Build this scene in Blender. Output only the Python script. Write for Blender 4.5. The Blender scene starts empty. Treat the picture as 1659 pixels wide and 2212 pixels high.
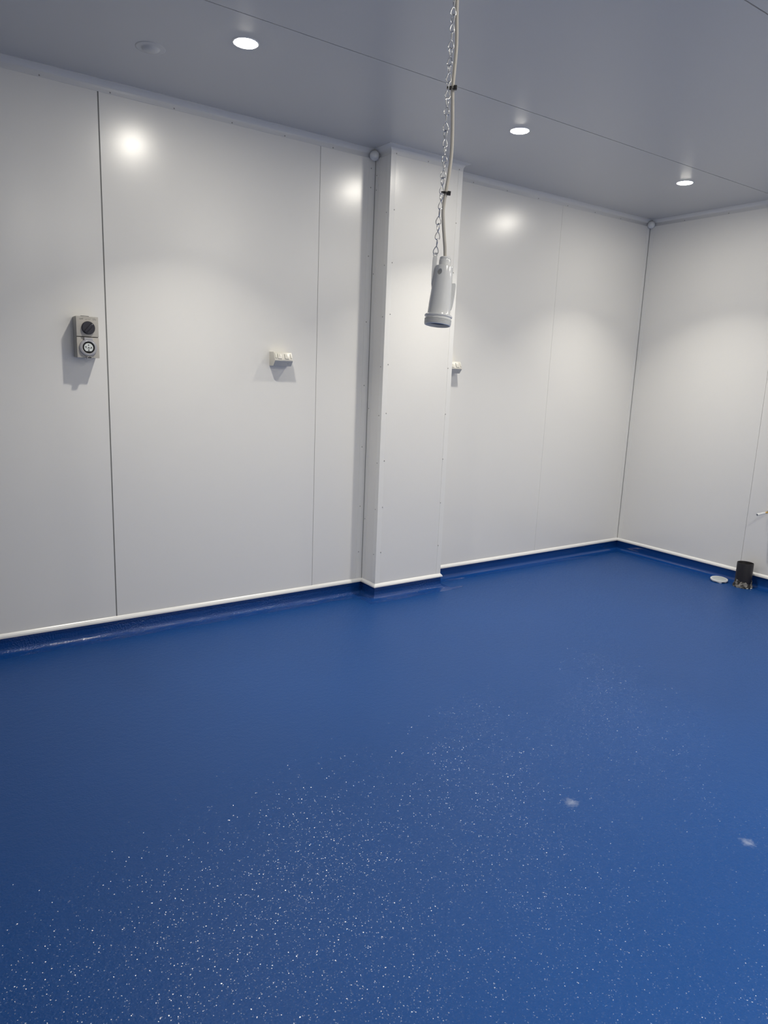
import bpy, bmesh, math, random
from mathutils import Vector, Matrix, Quaternion
random.seed(7)
C = bpy.context.scene.collection
SC = bpy.context.scene

# ------------------------------------------------------------------ camera, world, exposure
CEIL = 2.685
cam_d = bpy.data.cameras.new('camera')
cam_d.sensor_fit = 'VERTICAL'; cam_d.sensor_height = 36.0; cam_d.lens = 24.72
cam_d.clip_start = 0.02; cam_d.clip_end = 60
cam = bpy.data.objects.new('camera', cam_d); C.objects.link(cam)
RT = Vector((0.8220138, -0.5681015, 0.0394199)); UP = Vector((0.0790362, 0.1823658, 0.9800490)); FW = Vector((0.5639561, 0.8024982, -0.1948078))
m = Matrix(((RT.x, UP.x, -FW.x), (RT.y, UP.y, -FW.y), (RT.z, UP.z, -FW.z))).to_4x4()
m.translation = Vector((0, 0, 1.425)); cam.matrix_world = m
SC.camera = cam
w = bpy.data.worlds.new('world'); SC.world = w; w.use_nodes = True
w.node_tree.nodes['Background'].inputs[0].default_value = (0.01, 0.01, 0.01, 1)
SC.view_settings.view_transform = 'Standard'; SC.view_settings.look = 'None'
SC.view_settings.gamma = 1.0; SC.view_settings.exposure = 0.27
NEAR_GAIN = 2.5             # the row above the camera is of a brighter lamp
LAMP_POWER = 262.0          # emission of each downlight diffuser
LAMP_BEAM = 7.3            # watts in the narrower downward beam
LAMP_SPREAD = 97.0
LAMP_COL = (1.0, 0.95, 0.845)

# ------------------------------------------------------------------ materials
def mat(name, col, rough=0.5, metal=0.0, spec=0.5, bump=None, coat=0.0, var=None, coat_rough=0.1):
    mt = bpy.data.materials.new(name); mt.use_nodes = True
    nt = mt.node_tree; b = nt.nodes['Principled BSDF']
    b.inputs['Base Color'].default_value = (*col, 1); b.inputs['Roughness'].default_value = rough
    b.inputs['Metallic'].default_value = metal; b.inputs['Specular IOR Level'].default_value = spec
    b.inputs['Coat Weight'].default_value = coat; b.inputs['Coat Roughness'].default_value = coat_rough
    tc = nt.nodes.new('ShaderNodeTexCoord')
    if bump:
        sc, st, dist = bump
        n = nt.nodes.new('ShaderNodeTexNoise'); n.inputs['Scale'].default_value = sc; n.inputs['Detail'].default_value = 2
        nt.links.new(tc.outputs['Object'], n.inputs['Vector'])
        bp = nt.nodes.new('ShaderNodeBump'); bp.inputs['Strength'].default_value = st; bp.inputs['Distance'].default_value = dist
        nt.links.new(n.outputs['Fac'], bp.inputs['Height']); nt.links.new(bp.outputs['Normal'], b.inputs['Normal'])
    if var:
        sc, amt = var
        n = nt.nodes.new('ShaderNodeTexNoise'); n.inputs['Scale'].default_value = sc; n.inputs['Detail'].default_value = 4
        nt.links.new(tc.outputs['Object'], n.inputs['Vector'])
        mx = nt.nodes.new('ShaderNodeMix'); mx.data_type = 'RGBA'
        mx.inputs[6].default_value = (*[c * (1 - amt) for c in col], 1); mx.inputs[7].default_value = (*[min(1, c * (1 + amt)) for c in col], 1)
        nt.links.new(n.outputs['Fac'], mx.inputs[0]); nt.links.new(mx.outputs[2], b.inputs['Base Color'])
    return mt

M_wall = mat('white_coated_steel_panel', (0.80, 0.79, 0.765), 0.265, spec=1.0, bump=(900, 0.10, 0.0005), var=(420, 0.025))
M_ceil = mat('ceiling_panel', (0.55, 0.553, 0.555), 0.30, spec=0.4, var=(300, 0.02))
M_flash = mat('white_flashing', (0.80, 0.795, 0.775), 0.27)
M_corn = mat('cornice_coating', (0.69, 0.69, 0.685), 0.3)
M_strip = mat('white_capping', (0.82, 0.82, 0.81), 0.22, spec=0.6)
M_joint = mat('grey_joint', (0.24, 0.24, 0.235), 0.7)
M_rivet = mat('aluminium_rivet', (0.35, 0.34, 0.33), 0.4, metal=0.6)
M_plastic = mat('white_plastic', (0.74, 0.75, 0.755), 0.15, coat=0.3, var=(60, 0.01))
M_gpo = mat('cream_white_plastic', (0.68, 0.66, 0.60), 0.28, var=(80, 0.015))
M_out = mat('beige_grey_plastic', (0.50, 0.475, 0.43), 0.38, var=(120, 0.02))
M_outbase = mat('grey_enclosure_plastic', (0.36, 0.36, 0.345), 0.42, var=(90, 0.03))
M_gasket = mat('black_rubber', (0.012, 0.012, 0.012), 0.6)
M_knob = mat('smoked_dark_plastic', (0.034, 0.034, 0.046), 0.30, spec=0.35)
M_ring = mat('translucent_grey_plastic', (0.40, 0.40, 0.42), 0.2, coat=0.4)
M_insert = mat('pale_grey_insert', (0.72, 0.76, 0.74), 0.3)
M_ink = mat('faded_grey_ink', (0.16, 0.16, 0.15), 0.6)
M_steel = mat('galvanised_steel', (0.68, 0.68, 0.68), 0.24, metal=1.0, bump=(400, 0.1, 0.0003))
M_cable = mat('off_white_cable_sheath', (0.55, 0.52, 0.46), 0.42, var=(40, 0.04))
M_black = mat('black_nylon', (0.01, 0.01, 0.01), 0.4)
M_dark = mat('dark_cavity', (0.08, 0.085, 0.10), 0.5)
M_brass = mat('brass', (0.62, 0.42, 0.16), 0.25, metal=1.0, var=(60, 0.2))
M_abs = mat('black_pvc_pipe', (0.014, 0.012, 0.014), 0.42, var=(40, 0.3))
M_chip = mat('white_plaster', (0.52, 0.56, 0.60), 0.6, bump=(300, 0.5, 0.001))
M_cap_grey = mat('cap_grey_top', (0.42, 0.46, 0.47), 0.4)

def lamp_mat(gain=1.0):
    mt = bpy.data.materials.new('led_diffuser'); mt.use_nodes = True; nt = mt.node_tree
    b = nt.nodes['Principled BSDF']; b.inputs['Base Color'].default_value = (0.9, 0.9, 0.9, 1)
    b.inputs['Emission Color'].default_value = (*LAMP_COL, 1); b.inputs['Emission Strength'].default_value = LAMP_POWER * gain
    return mt
M_led = lamp_mat(); M_led2 = lamp_mat(NEAR_GAIN)

def epoxy(name, col, r0, floor):
    mt = bpy.data.materials.new(name); mt.use_nodes = True; nt = mt.node_tree; N = nt.nodes; L = nt.links
    b = N['Principled BSDF']; tc = N.new('ShaderNodeTexCoord')
    def noise(sc, det=3):
        n = N.new('ShaderNodeTexNoise'); n.inputs['Scale'].default_value = sc; n.inputs['Detail'].default_value = det
        L.new(tc.outputs['Object'], n.inputs['Vector']); return n
    def math_(op, a, bb=None, clamp=False):
        n = N.new('ShaderNodeMath'); n.operation = op; n.use_clamp = clamp
        for i, v in enumerate((a, bb)):
            if v is None: continue
            if hasattr(v, 'links'): L.new(v, n.inputs[i])
            else: n.inputs[i].default_value = v
        return n.outputs[0]
    # broad tonal variation of the cast coating
    n1 = noise(0.9, 3); mx = N.new('ShaderNodeMix'); mx.data_type = 'RGBA'
    mx.inputs[6].default_value = (*[c * 0.88 for c in col], 1); mx.inputs[7].default_value = (*[c * 1.12 for c in col], 1)
    L.new(n1.outputs['Fac'], mx.inputs[0]); out = mx.outputs[2]
    b.inputs['Specular IOR Level'].default_value = 0.12 if floor else 0.5
    def facet(scale, amt, base):
        # tiny randomly tilted facets of a cured, granular top coat
        v = N.new('ShaderNodeTexVoronoi'); v.inputs['Scale'].default_value = scale; L.new(tc.outputs['Object'], v.inputs['Vector'])
        sub = N.new('ShaderNodeVectorMath'); sub.operation = 'SUBTRACT'; L.new(v.outputs['Color'], sub.inputs[0]); sub.inputs[1].default_value = (0.5, 0.5, 0.5)
        sc = N.new('ShaderNodeVectorMath'); sc.operation = 'SCALE'; L.new(sub.outputs[0], sc.inputs[0])
        if hasattr(amt, 'links'): L.new(amt, sc.inputs['Scale'])
        else: sc.inputs['Scale'].default_value = amt
        ad = N.new('ShaderNodeVectorMath'); ad.operation = 'ADD'; L.new(base, ad.inputs[0]); L.new(sc.outputs[0], ad.inputs[1])
        no = N.new('ShaderNodeVectorMath'); no.operation = 'NORMALIZE'; L.new(ad.outputs[0], no.inputs[0]); return no.outputs[0]
    geo = N.new('ShaderNodeNewGeometry')
    if floor:
        # clear top coat with a fine orange peel: it glints where its slopes face a lamp
        n2 = noise(150, 2); n3 = noise(46, 2)
        hh = math_('ADD', n2.outputs['Fac'], math_('MULTIPLY', n3.outputs['Fac'], 1.2))
        bp = N.new('ShaderNodeBump'); bp.inputs['Strength'].default_value = 1.0; bp.inputs['Distance'].default_value = 0.0012
        L.new(hh, bp.inputs['Height']); L.new(facet(430, 0.52, geo.outputs['Normal']), b.inputs['Coat Normal']); L.new(bp.outputs['Normal'], b.inputs['Normal'])
        b.inputs['Coat Weight'].default_value = 0.30; b.inputs['Coat Roughness'].default_value = 0.15; b.inputs['Coat IOR'].default_value = 1.45
        b.inputs['Roughness'].default_value = r0
        # two pale dust marks
        for cx, cy, rad, amt in ((1.815, 1.392, 0.030, 0.35), (2.136, 0.949, 0.026, 0.35)):
            ds = N.new('ShaderNodeVectorMath'); ds.operation = 'DISTANCE'; L.new(tc.outputs['Object'], ds.inputs[0]); ds.inputs[1].default_value = (cx, cy, 0)
            nn = noise(70, 3)
            d2 = math_('ADD', ds.outputs['Value'], math_('MULTIPLY', math_('SUBTRACT', nn.outputs['Fac'], 0.5), 0.05))
            f = math_('MULTIPLY', math_('SUBTRACT', 1.0, math_('DIVIDE', d2, rad), True), amt)
            m2 = N.new('ShaderNodeMix'); m2.data_type = 'RGBA'; L.new(f, m2.inputs[0]); L.new(out, m2.inputs[6]); m2.inputs[7].default_value = (0.45, 0.5, 0.6, 1)
            out = m2.outputs[2]
    else:
        nb = noise(120, 2); nm = noise(3.5, 2)
        bp = N.new('ShaderNodeBump'); bp.inputs['Distance'].default_value = 0.006
        mr = N.new('ShaderNodeMapRange'); L.new(nm.outputs['Fac'], mr.inputs[0]); mr.inputs[1].default_value = 0.40; mr.inputs[2].default_value = 0.62
        mr.inputs[3].default_value = 0.25; mr.inputs[4].default_value = 1.0
        L.new(nb.outputs['Fac'], bp.inputs['Height']); L.new(bp.outputs['Normal'], b.inputs['Normal'])
        b.inputs['Roughness'].default_value = r0
        b.inputs['Coat Weight'].default_value = 0.35; b.inputs['Coat Roughness'].default_value = 0.07; b.inputs['Specular IOR Level'].default_value = 0.28
        sx = N.new('ShaderNodeSeparateXYZ'); L.new(tc.outputs['Object'], sx.inputs[0])
        # the trowelled stipple fades out past the pillar
        fade = math_('MULTIPLY_ADD', sx.outputs[0], -1.6, False); fade.node.inputs[2].default_value = 5.3; fade.node.use_clamp = True
        L.new(math_('MULTIPLY', mr.outputs[0], fade), bp.inputs['Strength'])
        L.new(facet(230, math_('MULTIPLY', math_('MULTIPLY', mr.outputs[0], fade), 1.15), bp.outputs['Normal']), b.inputs['Coat Normal'])
    L.new(out, b.inputs['Base Color'])
    return mt
M_floor = epoxy('blue_flake_epoxy', (0.009, 0.057, 0.215), 0.42, True)
M_cove = epoxy('glossy_blue_cove_resin', (0.006, 0.050, 0.22), 0.11, False)

# ------------------------------------------------------------------ mesh helpers
class MB:
    def __init__(s): s.bm = bmesh.new(); s.mi = 0
    def _f(s, vs, smooth=False):
        try:
            f = s.bm.faces.new(vs); f.material_index = s.mi; f.smooth = smooth; return f
        except ValueError: return None
    def box(s, x0, x1, y0, y1, z0, z1, bev=0.0, seg=2):
        b = bmesh.new(); bmesh.ops.create_cube(b, size=1)
        for v in b.verts: v.co = Vector(((x0 + x1) / 2 + v.co.x * (x1 - x0), (y0 + y1) / 2 + v.co.y * (y1 - y0), (z0 + z1) / 2 + v.co.z * (z1 - z0)))
        if bev: bmesh.ops.bevel(b, geom=b.edges[:], offset=bev, segments=seg, affect='EDGES', profile=0.7)
        s.merge(b, smooth=bool(bev)); return s
    def merge(s, b, mx=None, smooth=None):
        vm = {}
        for v in b.verts: vm[v] = s.bm.verts.new(mx @ v.co if mx else v.co)
        for f in b.faces:
            g = s._f([vm[v] for v in f.verts]); 
            if g: g.smooth = f.smooth if smooth is None else smooth
        b.free()
    def lathe(s, prof, n=48, mx=Matrix.Identity(4), smooth=True, cap=True):
        rings = []
        for r, z in prof:
            if r < 1e-6: rings.append([s.bm.verts.new(mx @ Vector((0, 0, z)))])
            else: rings.append([s.bm.verts.new(mx @ Vector((r * math.cos(2 * math.pi * i / n), r * math.sin(2 * math.pi * i / n), z))) for i in range(n)])
        for a, b in zip(rings, rings[1:]):
            for i in range(n):
                j = (i + 1) % n
                if len(a) == 1 and len(b) == 1: continue
                if len(a) == 1: s._f([a[0], b[j], b[i]], smooth)
                elif len(b) == 1: s._f([a[i], a[j], b[0]], smooth)
                else: s._f([a[i], a[j], b[j], b[i]], smooth)
        return s
    def tube(s, pts, r, n=10, closed=False, caps=True):
        pts = [Vector(p) for p in pts]; N = len(pts)
        rad = r if isinstance(r, (list, tuple)) else [r] * N
        tan = []
        for i in range(N):
            a = pts[(i - 1) % N] if (closed or i > 0) else pts[i]; b = pts[(i + 1) % N] if (closed or i < N - 1) else pts[i]
            tan.append((b - a).normalized())
        u = tan[0].orthogonal().normalized(); rings = []
        for i in range(N):
            if i: u = (tan[i - 1].rotation_difference(tan[i]) @ u); u = (u - tan[i] * u.dot(tan[i])).normalized()
            v = tan[i].cross(u)
            rings.append([s.bm.verts.new(pts[i] + (u * math.cos(2 * math.pi * k / n) + v * math.sin(2 * math.pi * k / n)) * rad[i]) for k in range(n)])
        prs = list(zip(rings, rings[1:]))
        for a, b in prs:
            for i in range(n): s._f([a[i], a[(i + 1) % n], b[(i + 1) % n], b[i]], True)
        if closed:   # find best alignment of the last ring to the first
            a, b = rings[-1], rings[0]
            off = min(range(n), key=lambda o: sum((a[i].co - b[(i + o) % n].co).length for i in range(n)))
            for i in range(n): s._f([a[i], a[(i + 1) % n], b[(i + 1 + off) % n], b[(i + off) % n]], True)
        elif caps:
            s._f(rings[0][::-1]); s._f(rings[-1])
        return s
    def prism(s, poly, a0, a1, axis='x', bev=0.0):
        # poly in the other two coordinates; extruded along axis
        b = bmesh.new()
        def P(u, v, a): return {'x': (a, u, v), 'y': (u, a, v), 'z': (u, v, a)}[axis]
        A = [b.verts.new(P(u, v, a0)) for u, v in poly]; B = [b.verts.new(P(u, v, a1)) for u, v in poly]
        b.faces.new(A); b.faces.new(B[::-1])
        for i in range(len(poly)): b.faces.new([A[i], B[i], B[(i + 1) % len(poly)], A[(i + 1) % len(poly)]])
        bmesh.ops.recalc_face_normals(b, faces=b.faces[:])
        if bev: bmesh.ops.bevel(b, geom=b.edges[:], offset=bev, segments=2, affect='EDGES', profile=0.7)
        s.merge(b, smooth=False); return s
    def obj(s, name, mats, parent=None, smooth_angle=None):
        bmesh.ops.recalc_face_normals(s.bm, faces=s.bm.faces[:])
        me = bpy.data.meshes.new(name); s.bm.to_mesh(me); s.bm.free()
        for mm in (mats if isinstance(mats, (list, tuple)) else [mats]): me.materials.append(mm)
        o = bpy.data.objects.new(name, me); C.objects.link(o)
        if parent: o.parent = parent
        return o
def sharpen(o, deg=35):
    me = o.data
    for p in me.polygons: p.use_smooth = True
    me.set_sharp_from_angle(angle=math.radians(deg)); return o
def tag(o, label, cat, group=None, kind=None):
    o['label'] = label; o['category'] = cat
    if group: o['group'] = group
    if kind: o['kind'] = kind
    return o
def struct(o, label, cat): return tag(o, label, cat, kind='structure')
def thing(name, label, cat, loc, group=None, quat=None):
    o = bpy.data.objects.new(name, None); C.objects.link(o); o.location = loc; o.empty_display_size = 0.05
    if quat: o.rotation_mode = 'QUATERNION'; o.rotation_quaternion = quat
    return tag(o, label, cat, group)
def dup(root, loc, label):
    r = root.copy(); C.objects.link(r); r.location = loc; r['label'] = label
    for ch in list(root.children):
        c = ch.copy(); C.objects.link(c); c.parent = r
        for g in list(ch.children):
            d = g.copy(); C.objects.link(d); d.parent = c
    return r

# ------------------------------------------------------------------ room shell
XL, XR, YB, YF = -0.75, 5.077, -0.80, 3.70
PX0, PX1, PY = 2.4415, 2.9730, 3.542
G = 0.0024
def cuts(a, b, seams):      # seams: {position: half width of the joint}
    e = [a] + sorted(seams) + [b]
    return [(e[i] + seams.get(e[i], 0), e[i + 1] - seams.get(e[i + 1], 0)) for i in range(len(e) - 1)]
mb = MB()
mb.mi = 1; mb.box(XL - .06, XR + .06, YF + .0028, YF + .08, 0, CEIL)
mb.mi = 0
for a, b in cuts(XL, XR, {-0.28: G, 0.895: .0031, 2.072: .0014, 2.85: G, 4.054: .0007}): mb.box(a, b, YF, YF + .0065, 0, CEIL)
struct(mb.obj('wall_left', [M_wall, M_joint]), 'long white insulated panel wall behind the pillar and the wall sockets', 'wall')
mb = MB(); mb.mi = 1; mb.box(XR + .0028, XR + .08, YB, YF, 0, CEIL); mb.mi = 0
for a, b in cuts(YB, YF, {2.6096: .0009, 1.41: G, 0.21: G}): mb.box(XR, XR + .0065, a, b, 0, CEIL)
struct(mb.obj('wall_right', [M_wall, M_joint]), 'white panel wall at the right, behind the black pipe stub', 'wall')
mb = MB(); mb.box(XL - .08, XR + .08, YB - .08, YB, 0, CEIL)
struct(mb.obj('wall_back', M_wall), 'white panel wall behind the camera', 'wall')
mb = MB(); mb.box(XL - .08, XL, YB, YF, 0, CEIL)
struct(mb.obj('wall_near', M_wall), 'white panel wall at the near left, outside the picture', 'wall')
mb = MB(); mb.box(XL - .1, XR + .1, YB - .1, YF + .1, -.10, 0)
struct(mb.obj('floor', M_floor), 'smooth blue epoxy floor with fine pale flakes', 'floor')
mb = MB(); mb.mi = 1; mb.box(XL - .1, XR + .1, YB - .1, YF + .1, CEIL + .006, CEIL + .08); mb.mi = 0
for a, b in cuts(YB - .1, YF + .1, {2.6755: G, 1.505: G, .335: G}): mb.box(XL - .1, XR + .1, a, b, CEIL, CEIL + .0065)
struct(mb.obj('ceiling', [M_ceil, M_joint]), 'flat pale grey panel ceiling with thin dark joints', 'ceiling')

# pillar boxed out from the wall, with folded corner flashings
mb = MB(); mb.box(PX0, PX1, PY, YF + .001, 0, CEIL)
pil = mb.obj('wall_pillar', M_wall)
struct(pil, 'white boxed pillar standing out from the left wall', 'pillar')
T = .0016
def flashing(parts, name='corner_flashing', parent=None):
    q = MB()
    for p in parts: q.box(*p)
    return q.obj(name, M_flash, parent)
ZB, ZT = .10, CEIL - .01
fl1 = flashing([(PX0 - T, PX0 + .034, PY - T, PY, ZB, ZT), (PX0 - T, PX0, PY, PY + .034, ZB, ZT)], parent=pil)
fl2 = flashing([(PX1 - .034, PX1 + T, PY - T, PY, ZB, ZT), (PX1, PX1 + T, PY, PY + .034, ZB, ZT)], parent=pil)
# internal angle between wall and pillar side (gap left for the dark joint)
tr = flashing([(PX0 - .046, PX0 - .004, YF - T, YF, ZB, ZT)], 'trim_1')
struct(tr, 'narrow white corner flashing on the wall left of the pillar', 'trim')
fl4 = flashing([(PX0 - T, PX0, YF - .036, YF - .004, ZB, ZT)], parent=pil)
jb = MB(); jb.box(PX0 - .004, PX0, YF - .003, YF, ZB, ZT); jb.obj('corner_joint', M_joint, pil)
tr2 = flashing([(PX1 + .004, PX1 + .036, YF - T, YF, ZB, ZT)], 'trim_2')
struct(tr2, 'narrow white corner flashing on the wall right of the pillar', 'trim')
# room corner, far right
tr3 = flashing([(XR - .040, XR - .0045, YF - T, YF, ZB, ZT), (XR - T, XR, YF - .040, YF - .0045, ZB, ZT)], 'trim_3')
struct(tr3, 'white flashings either side of the far right room corner', 'trim')
jb = MB(); jb.box(XR - .0045, XR - .0005, YF - .004, YF - .0005, ZB, ZT); jb.obj('corner_joint', M_joint, tr3)
# rivets
def rivet_mesh():
    q = MB(); q.lathe([(0.0036, 0), (0.0036, .0006), (.0028, .0016), (.0012, .0021), (0, .0022)], 10); o = q.obj('rivet', M_rivet); return o
RV = rivet_mesh(); rv_used = False
def rivet(p, n, parent):
    global rv_used
    o = RV if not rv_used else RV.copy()
    if rv_used: C.objects.link(o)
    rv_used = True
    o.parent = parent; o.location = p; o.rotation_mode = 'QUATERNION'
    o.rotation_quaternion = Vector((0, 0, 1)).rotation_difference(Vector(n)); return o
for i in range(8):
    z = .300 + .2915 * i
    rivet((PX0 + .0335, PY - T, z + .006), (0, -1, 0), fl1); rivet((PX1 - .031, PY - T, z), (0, -1, 0), fl2)
    rivet((PX0 - T, PY + .026, z - .01), (-1, 0, 0), fl1)
for z in (2.587, 2.483, 2.10, 1.72, 1.34, .96, .58, .28): rivet((PX0 - .031, YF - T, z), (0, -1, 0), tr)
for z in (2.55, 2.47, 2.0, 1.2, .5): rivet((PX0 - T, YF - .018, z), (-1, 0, 0), fl4)

# ------------------------------------------------------------------ swept trims: cove, capping, cornice
def corner_pts(path):
    out = []
    for i, p in enumerate(path):
        ds = []
        if i > 0: a = Vector(path[i]) - Vector(path[i - 1]); ds.append(Vector((a.y, -a.x)).normalized())
        if i < len(path) - 1: a = Vector(path[i + 1]) - Vector(path[i]); ds.append(Vector((a.y, -a.x)).normalized())
        if len(ds) == 2:
            n = ds[0] + ds[1]; n = n / (n.dot(ds[0]))
        else: n = ds[0]
        out.append((Vector(p), n))
    return out
PATH = [(XL, YF), (PX0, YF), (PX0, PY), (PX1, PY), (PX1, YF), (XR, YF), (XR, YB), (XL, YB), (XL, YF)]
CP = corner_pts(PATH)
# closed loop: give the first / last point a mitre too
CP[0] = (CP[0][0], Vector((1, -1))); CP[-1] = CP[0]
def sweep(i0, i1, prof, name, mt, step=None):
    q = MB(); rows = []
    for i in range(i0, i1 + 1):
        p, n = CP[i]
        if i > i0 and step:
            p0, n0 = CP[i - 1]; k = max(1, int((p - p0).length / step))
            for j in range(1, k):
                t = j / k; rows.append([q.bm.verts.new(((p0 + (p - p0) * t).x + (n0 + (n - n0) * t).x * d, (p0 + (p - p0) * t).y + (n0 + (n - n0) * t).y * d, z)) for d, z in prof])
        rows.append([q.bm.verts.new((p.x + n.x * d, p.y + n.y * d, z)) for d, z in prof])
    for a, b in zip(rows, rows[1:]):
        for j in range(len(prof) - 1): q._f([a[j], a[j + 1], b[j + 1], b[j]])
    q._f(rows[0]); q._f(rows[-1][::-1])
    return sharpen(q.obj(name, mt), 50)
R_ = .034
cove = [(0, .080), (.0035, .080), (.005, .077), (.0055, .062), (.006, .002 + R_ + .006)] + \
       [(.006 + R_ - R_ * math.cos(a), .0025 + R_ - R_ * math.sin(a)) for a in [math.radians(9 * k) for k in range(1, 11)]] + [(.062, .0012), (.075, .0004), (.075, -.004), (0, -.004)]
cap = [(0, .1015), (.0015, .1015), (.0030, .1003), (.0125, .0888), (.0132, .0866), (.0132, .0800), (0, .0800)]
cz = CEIL
corn = [(0, cz - .044), (.0022, cz - .044), (.0026, cz - .034)] + [(.0026 + .030 - .030 * math.cos(a), cz - .034 + .030 * math.sin(a)) for a in [math.radians(10 * k) for k in range(1, 9)]] + [(.034, cz - .0026), (.038, cz - .0022), (.038, cz + .001), (0, cz + .001)]
segs = [(0, 1, 'left'), (1, 4, 'pillar'), (4, 5, 'far_left'), (5, 6, 'right'), (6, 7, 'back'), (7, 8, 'near')]
where = {'left': 'along the left wall, left of the pillar', 'pillar': 'wrapped round the foot of the pillar', 'far_left': 'along the left wall between pillar and corner', 'right': 'along the right wall', 'back': 'along the wall behind the camera', 'near': 'along the near left wall'}
wtop = dict(where, pillar='wrapped round the head of the pillar')
k = 4
for i0, i1, nm in segs:
    struct(sweep(i0, i1, cove, 'baseboard_' + nm, M_cove), 'glossy blue coved skirting ' + where[nm], 'baseboard')
    struct(sweep(i0, i1, cap, 'trim_%d' % k, M_strip), 'white capping strip on the blue skirting ' + where[nm], 'trim'); k += 1
corn_obj = {}
for i0, i1, nm in segs:
    corn_obj[nm] = struct(sweep(i0, i1, corn, 'trim_%d' % k, M_corn), 'small white cornice ' + wtop[nm], 'trim'); k += 1
for x in (2.475, 2.705, 2.944): rivet((x, PY - .0022, cz - .038), (0, -1, 0), corn_obj['pillar'])
for i in range(7): rivet((.35 + .3 * i, YF - .0022, cz - .038), (0, -1, 0), corn_obj['left'])
for i in range(6): rivet((3.2 + .3 * i, YF - .0022, cz - .038), (0, -1, 0), corn_obj['far_left'])
for i in range(4): rivet((XR - .0022, 3.4 - .35 * i, cz - .038), (-1, 0, 0), corn_obj['right'])
# feathered resin smear where the pillar cove meets the floor at the right
q = MB(); c0 = Vector((PX1 + .045, PY - .045)); pts = []
for i in range(22):
    a = 2 * math.pi * i / 22; r = (.036 + .018 * math.cos(a - .1)) * (1 + .18 * math.sin(3 * a + 1)); pts.append((c0.x + .03 + r * 1.5 * math.cos(a), c0.y - .01 + r * .55 * math.sin(a)))
q.prism(pts, .0002, .0016, 'z', bev=.0005)
tag(q.obj('resin_smear', M_cove), 'glossy blue resin smear on the floor at the right foot of the pillar', 'resin')

# ------------------------------------------------------------------ corner caps
def corner_cap(loc, r, label):
    q = MB(); q.lathe([(r * math.cos(math.radians(a)), r * math.sin(math.radians(a))) for a in range(-90, 91, 6)], 40)
    o = q.obj('corner_cap', M_plastic); o.location = loc; return tag(o, label, 'cap', 'corner caps')
corner_cap((PX0 - .028, YF - .026, 2.652), .0285, 'round white corner cap under the cornice left of the pillar')
corner_cap((XR - .026, YF - .026, 2.650), .0285, 'round white corner cap in the far right ceiling corner')

# ------------------------------------------------------------------ downlights
def downlight(loc, label, gain=1.0):
    t = thing('downlight', label, 'ceiling light', loc, 'ceiling downlights')
    q = MB(); q.lathe([(.0460, -.001), (.0465, -.0030), (.049, -.0038), (.0525, -.0025), (.0540, 0.0), (.0540, .003), (.0460, .003), (.0460, -.001)], 64); q.obj('bezel', M_strip, t)
    q = MB(); q.lathe([(.0455, .001), (.0450, -.0025)] + [(.044 * math.cos(math.radians(a)), -.003 - .0035 * math.sin(math.radians(a))) for a in range(0, 91, 9)], 64); q.obj('diffuser', M_led if gain == 1 else M_led2, t)
    ld = bpy.data.lights.new('beam', 'AREA'); ld.shape = 'DISK'; ld.size = .07; ld.energy = LAMP_BEAM * (gain * .55 if gain > 1 else 1); ld.spread = math.radians(LAMP_SPREAD); ld.color = LAMP_COL
    lo_ = bpy.data.objects.new('beam', ld); C.objects.link(lo_); lo_.parent = t; lo_.location = (0, 0, -.013)
    return t
lx = (1.27, 2.80, 4.27)
d0 = downlight((lx[0], 2.89, CEIL), 'lit round downlight nearest the left edge of the photo')
dup(d0, (lx[1], 2.895, CEIL), 'lit round downlight just right of the hanging chain')
dup(d0, (lx[2], 2.89, CEIL), 'lit round downlight nearest the far right room corner')
for i, x in enumerate(lx):
    downlight((x, .12, CEIL), 'lit round downlight above the camera, outside the picture, %s' % ('left of the chain', 'right of the chain', 'beside the right wall')[i], NEAR_GAIN)
# blank dome on the ceiling
q = MB(); q.lathe([(.060, 0), (.060, -.001), (.054, -.0022), (.040, -.0030), (.036, -.004), (.033, -.0085), (.026, -.013), (.014, -.0155), (0, -.016)], 48)
o = q.obj('ceiling_blank_cap', M_ceil); o.location = (.985, 3.19, CEIL)
tag(o, 'small unlit pale round blank cap on the ceiling, left of the lit downlights', 'cap')

# ------------------------------------------------------------------ industrial switched outlet
def rot_y(): return Matrix.Rotation(math.radians(90), 4, 'X')   # local +z -> -y (out of the wall)
W2, ZH = .0495, .0955
ot = thing('switched_socket', 'grey isolator switch above a round four pin socket, beside the left panel joint', 'power outlet', (.7915, YF, 1.532))
q = MB(); q.prism([(0, -ZH + .002), (0, ZH - .002), (-.056, ZH), (-.0615, ZH - .001), (-.0615, -ZH + .001), (-.056, -ZH)], -W2, W2, 'x', bev=.0022)
sharpen(q.obj('enclosure', M_outbase, ot))
q = MB(); q.box(-W2 + .0025, W2 - .0025, -.069, -.0600, -ZH + .0025, ZH - .0025); q.obj('gasket', M_gasket, ot)
q = MB(); q.box(-.022, .014, -.050, -.036, ZH - .001, ZH + .0035, .001); q.obj('top_clip', M_gasket, ot)
q = MB(); q.box(-W2, W2, -.0765, -.0665, .0030, ZH, .0022); up = sharpen(q.obj('switch_plate', M_out, ot))
q = MB(); q.box(-W2, W2, -.0765, -.0665, -ZH, -.0002, .0022); lo = sharpen(q.obj('socket_plate', M_out, ot))
mxk = Matrix.Translation((.003, -.0765, .0435)) @ rot_y()
q = MB(); q.lathe([(.0305, 0), (.0305, .003), (.0290, .010), (.0275, .0115), (.0, .0118)], 56, mxk); kb = sharpen(q.obj('rotary_knob', M_knob, ot))
q = MB(); q.box(-.0055, .0055, -.027, .027, 0, .010, .002)
mg = q.bm; mxg = Matrix.Translation((.003, -.0875, .0435)) @ Matrix.Rotation(math.radians(42), 4, 'Y') @ rot_y()
for v in mg.verts: v.co = mxg @ v.co
sharpen(q.obj('grip', M_knob, kb))
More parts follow.
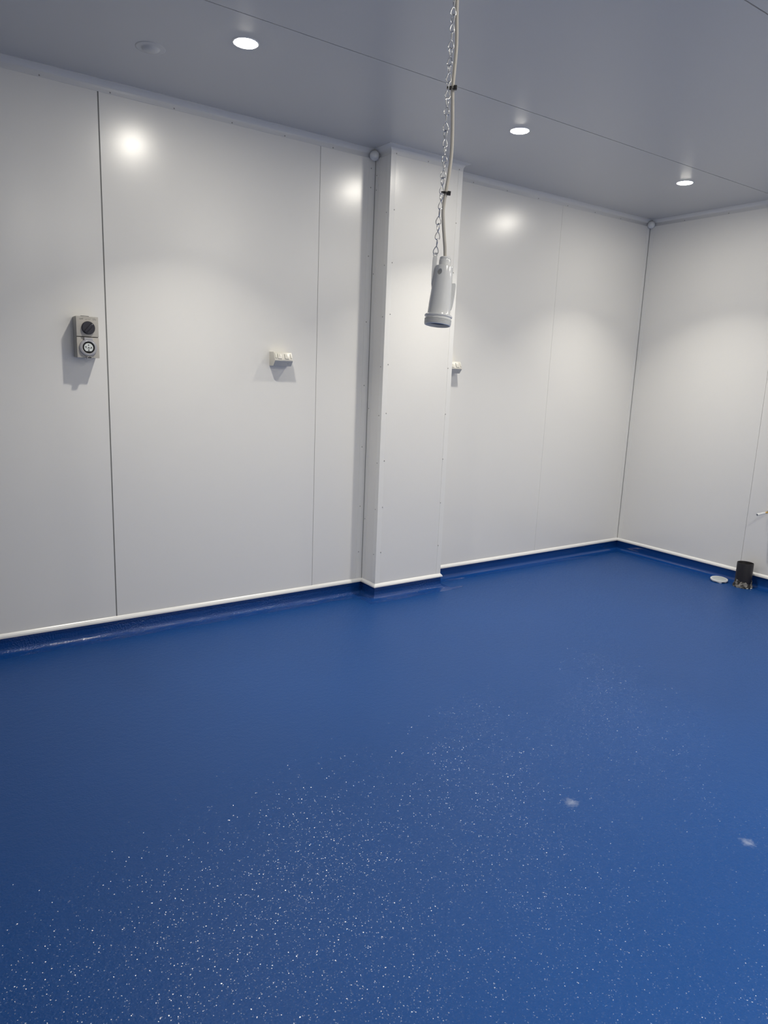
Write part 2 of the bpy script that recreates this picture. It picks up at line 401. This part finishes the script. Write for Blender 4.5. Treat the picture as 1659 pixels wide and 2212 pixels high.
q = MB(); q.lathe([(0, .0008), (.0012, .0006), (.0016, 0)], 12, Matrix.Translation((.003 + .0148, -.0974, .0435 + .0164)) @ rot_y()); q.obj('grip_highlight', M_insert, kb)  # pale dot that paints the white highlight on the grip ridge
mxs = Matrix.Translation((-.0005, -.0765, -.0475)) @ rot_y()
q = MB(); q.lathe([(.0395, 0), (.0395, .006), (.0380, .009), (.033, .0105), (.029, .011), (.0275, .010), (.0270, .001)], 64, mxs)
q.box(-.0185, .0195, -.0865, -.0765, -.0145, -.0015, .0015)
rg = sharpen(q.obj('socket_ring', M_ring, ot))
q = MB(); q.lathe([(.0272, .001), (.0272, .0075), (.0250, .0080), (.0238, .0060), (.0215, .0060), (.0215, .0025), (0, .0025)], 64, mxs); sharpen(q.obj('inner_ring', M_gasket, ot))
q = MB(); pl = []
for i in range(48):
    a = 2 * math.pi * i / 48; pl.append((.0203 * math.cos(a) - .0005, max(.0203 * math.sin(a), -.0170) - .0475))
q.prism(pl, -.0862, -.0785, 'y', bev=.0006); ins = q.obj('socket_insert', M_insert, ot)
q = MB()
for dx, dz, r in ((-.0005, .0115, .0025), (-.0125, .0028, .0028), (.0115, .0008, .0026), (0, -.0118, .0030)):
    q.lathe([(r, 0), (r, .0006), (0, .0006)], 18, Matrix.Translation((dx, -.0862, dz - .0475)) @ rot_y())
q.box(-.0135, .0145, -.0868, -.0860, -.0475 - .0035, -.0475 - .0022)
q.prism([(-.004, -.0475 - .003), (.004, -.0475 - .003), (.0, -.0475 + .003)], -.0868, -.0860, 'y'); q.obj('pin_holes', M_gasket, ins)
q = MB(); q.box(-.010, .013, -.0885, -.070, -ZH - .005, -ZH + .0065, .002); la = sharpen(q.obj('latch', M_ring, ot))
q = MB(); q.box(-.007, .010, -.0892, -.0880, -ZH - .001, -ZH + .0045); q.obj('latch_slot', M_gasket, la)
def text_mesh(txt, size, loc, parent, name):
    cu = bpy.data.curves.new(name, 'FONT'); cu.body = txt; cu.size = size; cu.align_x = 'CENTER'; cu.align_y = 'CENTER'; cu.extrude = .0001
    tmp = bpy.data.objects.new('tmp', cu); C.objects.link(tmp); dg = bpy.context.evaluated_depsgraph_get()
    me = bpy.data.meshes.new_from_object(tmp.evaluated_get(dg)); bpy.data.objects.remove(tmp); bpy.data.curves.remove(cu)
    me.materials.clear(); me.materials.append(M_ink)
    o = bpy.data.objects.new(name, me); C.objects.link(o); o.parent = parent; o.location = loc; o.rotation_euler = (math.radians(90), 0, 0); return o
text_mesh('OFF', .010, (-.026, -.0767, .0825), up, 'off_marking')
text_mesh('ON', .010, (.031, -.0767, .0825), up, 'on_marking')
q = MB(); q.box(-.008, .018, -.0768, -.0764, .0832, .0840); q.box(-.010, -.002, -.0768, -.0764, .0800, .0808); q.box(.006, .012, -.0768, -.0764, .0800, .0808); q.box(-.024, .036, -.0768, -.0764, .0895, .0901)
q.obj('fine_print', M_ink, up)

# ------------------------------------------------------------------ angled double power points
def double_point(loc, label):
    t = thing('double_power_point', label, 'power outlet', loc, 'angled double power points')
    h = .0555
    prof = [(0, .0385), (-.049, .0385), (-.052, .0365), (-.072, -.0070), (-.072, -.0095), (-.049, -.0385), (0, -.0385)]
    q = MB(); q.prism(prof, -h, h, 'x', bev=.0009); sharpen(q.obj('mounting_block', M_gpo, t))
    # sloping front face frame
    a, b = Vector((0, -.052, .0365)), Vector((0, -.072, -.0070)); mid = (a + b) / 2; up_ = (a - b).normalized(); n_ = Vector((0, -up_.z, up_.y)); n_ = -n_ if n_.y > 0 else n_
    F = Matrix(((1, up_.x, n_.x, mid.x), (0, up_.y, n_.y, mid.y), (0, up_.z, n_.z, mid.z), (0, 0, 0, 1)))
    def face(name, mat_, boxes, parent):
        q = MB()
        for bx_ in boxes: q.box(*bx_)
        for v in q.bm.verts: v.co = F @ v.co
        return sharpen(q.obj(name, mat_, parent))
    face('face_plate', M_gpo, [(-.0535, .0535, -.0225, .0225, -.0005, .0022, .0012)], t)
    for cx in (-.0250, .0190):
        p = face('socket_outlet', M_gpo, [(cx - .0115, cx + .0115, -.0165, .0130, .001, .0062, .0016)], t)
        g = face('socket_slots', M_ink, [(cx - .0045, cx + .0055, .0038, .0050, .0060, .00635), (cx - .0040, cx + .0050, -.0025, -.0014, .0060, .00635), (cx - .0015, cx + .0025, -.0095, -.0085, .0060, .00635)], p)
        face('outlet_groove', M_outbase, [(cx - .0140, cx - .0118, -.0160, .0140, .0020, .0026)], t)
    for sx in (-1, 1):
        face('switch_rocker', M_gpo, [(sx * .0465 - .0042, sx * .0465 + .0042, -.013, .015, .001, .0060, .0015)], t)
    q = MB(); q.lathe([(.0016, 0), (.0016, .0004), (0, .0004)], 10, Matrix.Translation((.030, -.0605, -.0245)) @ Matrix.Rotation(math.radians(140), 4, 'X')); q.obj('fixing_screw', M_ink, t)
    return t
g1 = double_point((1.8255, YF, 1.4745), 'cream angled double power point in open wall between two panel joints, left of the pillar')
dup(g1, (3.0805, YF, 1.4745), 'cream angled double power point partly hidden behind the right edge of the pillar')

# ------------------------------------------------------------------ hanging industrial socket
TOP = Vector((1.0994, 1.3554, 1.6956)); BOT = Vector((1.0811, 1.3490, 1.5421))
zA = (TOP - BOT).normalized(); xA = (RT - zA * RT.dot(zA)).normalized(); yA = zA.cross(xA)
Q = Matrix((xA, yA, zA)).transposed().to_quaternion()
hs = thing('hanging_socket', 'white industrial pendant socket with threaded collar hanging from the chain', 'power socket', TOP, None, Q)
hs.scale = (.97, .97, .97)
def cut_body(prof, cutters, name, mt, parent):
    q = MB(); q.lathe(prof, 64);
    o = q.obj(name, mt)
    for cmb in cutters:
        c = cmb.obj('cutter', mt); md = o.modifiers.new('b', 'BOOLEAN'); md.operation = 'DIFFERENCE'; md.object = c; md.solver = 'EXACT'
        dg = bpy.context.evaluated_depsgraph_get(); me = bpy.data.meshes.new_from_object(o.evaluated_get(dg))
        o.modifiers.clear(); o.data = me; bpy.data.objects.remove(c)
    o.parent = parent; return sharpen(o, 35)
cy = MB(); cy.lathe([(0, -.009), (.0052, -.009), (.0052, .012), (0, .012)], 24, Matrix.Translation((-.0105, -.0195, -.039)) @ Matrix.Rotation(math.radians(72), 4, 'X') @ Matrix.Scale(1.35, 4, (0, 1, 0)))
body = cut_body([(0, -.0215), (.0185, -.0215), (.0206, -.0224), (.0214, -.0245), (.0232, -.055), (.0250, -.080), (.0268, -.110), (.0276, -.134), (.0292, -.139), (0, -.139)], [cy], 'body', M_plastic, hs)
q = MB(); q.lathe([(0, .0), (.0115, .0), (.0132, -.0018), (.0134, -.0042), (.0126, -.0052), (.0138, -.0062), (.0143, -.0085), (.0143, -.0218), (0, -.0218)], 48); sharpen(q.obj('cable_gland', M_plastic, hs))
pr = [(0, -.1385), (.0325, -.1385), (.0338, -.1400), (.0338, -.1425), (.0318, -.1440), (.0312, -.1478)]
for i in range(4):
    z = -.1486 - .0030 * i; pr += [(.0330, z), (.0330, z - .0010), (.0312, z - .0018), (.0312, z - .0024)]
pr += [(.0326, -.1610), (.0318, -.1625), (.0295, -.1630), (.0288, -.1615), (.0285, -.1500), (0, -.1500)]
q = MB(); q.lathe(pr, 72); sharpen(q.obj('threaded_collar', M_plastic, hs), 25)
q = MB(); q.lathe([(0, -.1565), (.0225, -.1565), (.0225, -.150), (0, -.150)], 40); q.obj('contact_insert', M_dark, hs)
q = MB(); q.prism([(-.0300, -.0035), (-.0285, -.0008), (-.0262, .0005), (-.0232, .0005), (-.0212, -.0008), (-.0192, -.0040), (-.0188, -.0200), (-.0150, -.0235), (-.0150, -.078), (-.0232, -.082), (-.0268, -.064), (-.0288, -.036)], -.0040, .0040, 'y', bev=.0014)
sharpen(q.obj('hanging_lug', M_plastic, hs))
q = MB(); q.tube([(-.0245 + .0042 * math.cos(a), 0, .0035 + .0042 * math.sin(a)) for a in [2 * math.pi * i / 20 for i in range(20)]], .0016, 8, closed=True); q.obj('lug_eye', M_plastic, hs)
q = MB(); q.prism([(.0215, -.061), (.0265, -.0592), (.0300, -.0590), (.0325, -.0608), (.0335, -.0650), (.0333, -.090), (.0322, -.110), (.0300, -.1215), (.0265, -.1245), (.020, -.120)], -.0048, .0048, 'y', bev=.0022)
sharpen(q.obj('cover_clip', M_plastic, hs))
# supply cable, in world coordinates turned into the socket's own
cab = [(TOP.x, TOP.y, TOP.z + .0002), (1.0981, 1.355, 1.6985), (1.0950, 1.3535, 1.718), (1.0897, 1.352, 1.7413), (1.0836, 1.350, 1.7706), (1.0797, 1.348, 1.7979), (1.0822, 1.345, 1.8348), (1.0870, 1.343, 1.8746), (1.0895, 1.341, 1.9187), (1.0855, 1.338, 1.9746), (1.0785, 1.335, 2.0350), (1.0775, 1.334, 2.0560), (1.0790, 1.331, 2.1342), (1.0735, 1.330, 2.2177), (1.078, 1.330, 2.33), (1.074, 1.33, 2.46), (1.079, 1.33, 2.58), (1.078, 1.33, CEIL)]
def spline(P, sub=6):
    P = [Vector(p) for p in P]; out = []
    for i in range(len(P) - 1):
        p0 = P[max(i - 1, 0)]; p1 = P[i]; p2 = P[i + 1]; p3 = P[min(i + 2, len(P) - 1)]
        for j in range(sub):
            t = j / sub; out.append(.5 * ((2 * p1) + (p2 - p0) * t + (2 * p0 - 5 * p1 + 4 * p2 - p3) * t * t + (3 * p1 - p0 - 3 * p2 + p3) * t ** 3))
    return out + [P[-1]]
q = MB(); q.tube(spline(cab), .0040, 14); cb = q.obj('power_cable', M_cable)
tag(cb, 'off white power cable running from the ceiling down to the hanging socket', 'cable')
# ------------------------------------------------------------------ chain
eye = TOP + Q @ Vector((-.0245, 0, .0065))
chp = [tuple(eye), (1.0752, 1.3590, 1.7299), (1.0712, 1.352, 1.7794), (1.0708, 1.347, 1.8094), (1.0690, 1.343, 1.8485), (1.0700, 1.341, 1.8963), (1.0679, 1.340, 1.9527), (1.0649, 1.335, 2.0451), (1.0637, 1.332, 2.0993), (1.0650, 1.330, 2.2166), (1.0655, 1.33, 2.40), (1.066, 1.33, CEIL - .028)]
path = spline(chp, 24)
ch = thing('hanging_chain', 'galvanised twisted link chain hanging from the ceiling beside the white cable', 'chain', (1.066, 1.33, CEIL))
def loop(zs, plane):
    # teardrop from the neck (0,0,0) to zs and back
    pts = []
    for i in range(13):
        t = i / 12; a = t * 2 * math.pi
        wdt = .0068 * math.sin(a) * (0.55 + 0.45 * (1 - math.cos(a)) / 2 * 1.2); L_ = (1 - math.cos(a)) / 2
        z = zs * (L_ ** .8 if L_ > 0 else 0)
        pts.append((wdt, 0, z) if plane == 0 else (0, wdt, z))
    return pts
PITCH = .0325; HL = PITCH / 2 + .0012
up_l = loop(HL, 1); dn_l = loop(-HL, 0)
pts = [(0.0006, 0.0006, .0008)] + up_l[1:-1] + [(-.0006, -.0008, 0)] + dn_l[1:-1]
sm = []
P_ = [Vector(p) for p in pts]; n = len(P_)
for i in range(n):
    p0, p1, p2, p3 = P_[i - 1], P_[i], P_[(i + 1) % n], P_[(i + 2) % n]
    for t in (0, .5): sm.append(.5 * ((2 * p1) + (p2 - p0) * t + (2 * p0 - 5 * p1 + 4 * p2 - p3) * t * t + (3 * p1 - p0 - 3 * p2 + p3) * t ** 3))
q = MB(); q.tube(sm, .00122, 8, closed=True); link0 = q.obj('link', M_steel, ch)
seglen = [0]
for a, b in zip(path, path[1:]): seglen.append(seglen[-1] + (b - a).length)
def at(s):
    for i in range(len(path) - 1):
        if seglen[i + 1] >= s: 
            t = (s - seglen[i]) / max(1e-9, seglen[i + 1] - seglen[i]); return path[i].lerp(path[i + 1], t)
    return path[-1]
nl = int(seglen[-1] // PITCH)
for i in range(nl):
    s = (i + .5) * PITCH; p = at(s); d = (at(min(seglen[-1], s + PITCH / 2)) - at(max(0, s - PITCH / 2))).normalized()
    twist = (34 * math.sin(i * 1.9 + .5) + (35 if i in (2, 3, 15, 20) else 0)) if i else 0
    x = (RT - d * RT.dot(d)).normalized(); y = d.cross(x); R3 = Matrix((x, y, d)).transposed() @ Matrix.Rotation(math.radians(twist), 3, 'Z')
    o = link0 if i == 0 else link0.copy()
    if i: C.objects.link(o)
    o.parent = ch; o.rotation_mode = 'QUATERNION'; o.rotation_quaternion = R3.to_quaternion(); o.location = p - Vector(ch.location)
hk = thing('ceiling_hook', 'small steel hook plate on the ceiling above the chain, outside the picture', 'hook', (1.066, 1.33, CEIL))
q = MB(); q.lathe([(0, 0), (.018, 0), (.018, -.002), (0, -.003)], 24); q.obj('plate', M_steel, hk)
hz = seglen[-1] - nl * PITCH
q = MB(); q.tube([(0, 0, 0), (0, 0, -.015), (.006, 0, -.020), (.006, 0, -.030 - hz), (0, 0, -.034 - hz), (-.006, 0, -.030 - hz), (-.006, 0, -.024 - hz)], .0018, 8); q.obj('hook', M_steel, hk)
# cable ties
def tie(loc, ang, label):
    t = thing('cable_tie', label, 'cable tie', loc, 'black cable ties on the chain')
    t.rotation_mode = 'QUATERNION'; t.rotation_quaternion = Quaternion((0, 0, 1), math.atan2(RT.y, RT.x)) @ Quaternion((0, 1, 0), math.radians(ang))
    q = MB(); pl = []
    out, inn = [], []
    for i in range(32):
        a = 2 * math.pi * i / 32; out.append((.0092 * math.cos(a) * (1 if math.cos(a) > 0 else .95), .0058 * math.sin(a)))
    rows = []
    for r_, z in ((1.0, -.0022), (1.0, .0022), (.84, .0022), (.84, -.0022)): rows.append([q.bm.verts.new((x * r_, y * r_, z)) for x, y in out])
    for i in range(4):
        a, b = rows[i], rows[(i + 1) % 4]
        for j in range(32): q._f([a[j], a[(j + 1) % 32], b[(j + 1) % 32], b[j]])
    q.obj('strap', M_black, t)
    q = MB(); q.box(.0060, .0135, -.0055, .0030, -.0042, .0042, .0008); q.obj('head', M_black, t)
    return t
tie((1.0795, 1.3455, 1.8325), 4, 'black cable tie at the cable bend, lower of the two, in front of the pillar')
tie((1.0715, 1.334, 2.0465), -2, 'black cable tie on the chain, upper of the two, in front of the ceiling')

# ------------------------------------------------------------------ pipe stub, cap, tap stub, chips
pp = thing('drain_pipe_stub', 'upright black drain pipe stub with crumbling cement at its foot, by the right wall', 'pipe', (4.985, 2.525, 0))
q = MB(); q.lathe([(.0550, 0), (.0550, .176), (.0545, .178), (.0520, .178), (.0515, .176), (.0515, .03), (0, .03)], 64)
for v in q.bm.verts: v.co.x += v.co.z * .02; v.co.y += v.co.z * .02
sharpen(q.obj('pipe', M_abs, pp))
M_res = bpy.data.materials.new('cement_residue'); M_res.use_nodes = True
nt = M_res.node_tree; b = nt.nodes['Principled BSDF']; b.inputs['Roughness'].default_value = .85
tc = nt.nodes.new('ShaderNodeTexCoord'); nn = nt.nodes.new('ShaderNodeTexNoise'); nn.inputs['Scale'].default_value = 38; nn.inputs['Detail'].default_value = 4; nt.links.new(tc.outputs['Object'], nn.inputs['Vector'])
cr = nt.nodes.new('ShaderNodeValToRGB'); cr.color_ramp.elements[0].position = .47; cr.color_ramp.elements[0].color = (.02, .019, .018, 1); cr.color_ramp.elements[1].position = .56; cr.color_ramp.elements[1].color = (.20, .19, .175, 1)
nt.links.new(nn.outputs['Fac'], cr.inputs[0]); nt.links.new(cr.outputs[0], b.inputs['Base Color'])
q = MB(); n = 72; rows = []
for k2, (z, r) in enumerate(((0, .0640), (.010, .0650), (.020, .0610), (.026, .0590), (.04, .0575), (.055, .0572))):
    row = []
    for i in range(n):
        a = 2 * math.pi * i / n
        zz = z * (1 if k2 < 3 else (.80 + .20 * math.sin(a * 2 + 2.2) + .10 * math.sin(a * 5 + 1) + .06 * math.sin(a * 13)))
        rr = r + .0016 * math.sin(a * 9 + k2) + .0012 * math.sin(a * 17 + 2 * k2)
        row.append(q.bm.verts.new((rr * math.cos(a), rr * math.sin(a), zz)))
    rows.append(row)
rows.append([q.bm.verts.new((.0545 * math.cos(2 * math.pi * i / n), .0545 * math.sin(2 * math.pi * i / n), rows[-1][i].co.z)) for i in range(n)])
for a, b in zip(rows, rows[1:]):
    for i in range(n): q._f([a[i], a[(i + 1) % n], b[(i + 1) % n], b[i]], True)
q.obj('cement_residue', M_res, pp)
def chip(loc, s, seed, name, parent=None, mt=M_chip):
    rnd = random.Random(seed); q = MB(); pl = []
    for i in range(9):
        a = 2 * math.pi * i / 9; r = s * (.6 + .5 * rnd.random()); pl.append((r * 1.5 * math.cos(a), r * .8 * math.sin(a)))
    q.prism(pl, 0, s * .35, 'z', bev=s * .06); o = q.obj(name, mt, parent); o.location = loc; o.rotation_euler = (rnd.uniform(-.1, .1), rnd.uniform(-.1, .1), rnd.uniform(0, 6)); return o
for i, (a, r, s, z) in enumerate(((-2.15, .067, .0075, .004), (-1.70, .068, .0065, .004), (-1.95, .082, .003, .0005))):
    chip((r * math.cos(a), r * math.sin(a), z), s, i, 'cement_crumb', pp)
capo = thing('pipe_cap', 'flat white round cap with chipped rim on the floor left of the black pipe', 'cap', (4.958, 2.690, .0))
capo.rotation_euler = (math.radians(3), math.radians(-3), 0)
q = MB(); n = 72; rows = []
prof = [(.0500, .0165), (.0575, .0175), (.0600, .0160), (.0605, .010), (.0590, .0015), (.0560, .0015), (.0550, .012)]
for k2, (r, z) in enumerate(prof):
    row = []
    for i in range(n):
        a = 2 * math.pi * i / n; zz = z
        if k2 >= 4 and k2 < 6:
            zz = .0035 + .0025 * abs(math.sin(a * 4.3)) + (.006 if 0 < (a - 4.1) < .35 else 0)
            if 3.75 < a < 4.0: zz = -.0005
        row.append(q.bm.verts.new((r * math.cos(a), r * math.sin(a), zz + .003)))
    rows.append(row)
for a, b in zip(rows, rows[1:]):
    for i in range(n): q._f([a[i], a[(i + 1) % n], b[(i + 1) % n], b[i]])
sharpen(q.obj('rim', M_plastic, capo))
q = MB(); q.lathe([(0, .0200), (.0506, .0200), (.0508, .0150), (0, .0150)], 64); sharpen(q.obj('disc', M_cap_grey, capo))
for i, p in enumerate(((4.93, 2.262, 0), (4.95, 2.315, 0), (4.93, 2.20, 0), (4.965, 2.235, 0))):
    tag(chip(p, (.011, .005, .008, .006)[i], 20 + i, 'plaster_chip'), ('largest white plaster chip on the floor right of the black pipe', 'small white plaster chip between the largest chip and the black pipe', 'white plaster chip closest to the right edge of the photo', 'thin white plaster chip behind the largest chip, against the skirting')[i], 'debris', 'plaster chips right of the pipe')

tp = thing('water_pipe_stub', 'brass water pipe with a white open fitting sticking out of the right wall', 'pipe', (XR, 2.452, .562))
d = Vector((-.117, .030, -.020)); dn = d.normalized()
q = MB(); q.tube([(0.002, 0, 0), tuple(d * .45)], .0068, 20); q.obj('brass_pipe', M_brass, tp)
fr = Matrix.Translation(d * .42) @ Vector((0, 0, 1)).rotation_difference(dn).to_matrix().to_4x4(); L = d.length * .58
q = MB(); q.lathe([(0, 0), (.0085, 0), (.0092, .002), (.0092, L * .55), (.0078, L * .58), (.0078, L * .66), (.0102, L * .68), (.0108, L * .74), (.0108, L * .95), (.0098, L), (.0055, L), (.0055, L - .014), (0, L - .014)], 32, fr); sharpen(q.obj('fitting', M_plastic, tp))
q = MB(); q.lathe([(.0052, L - .003), (0, L - .0035)], 24, fr); q.obj('bore', M_black, tp)
q = MB(); q.lathe([(.0075, 0), (.017, 0), (.0165, .003), (.0075, .004)], 24, Matrix.Rotation(math.radians(-90), 4, 'Y')); q.obj('wall_grommet', M_gasket, tp)
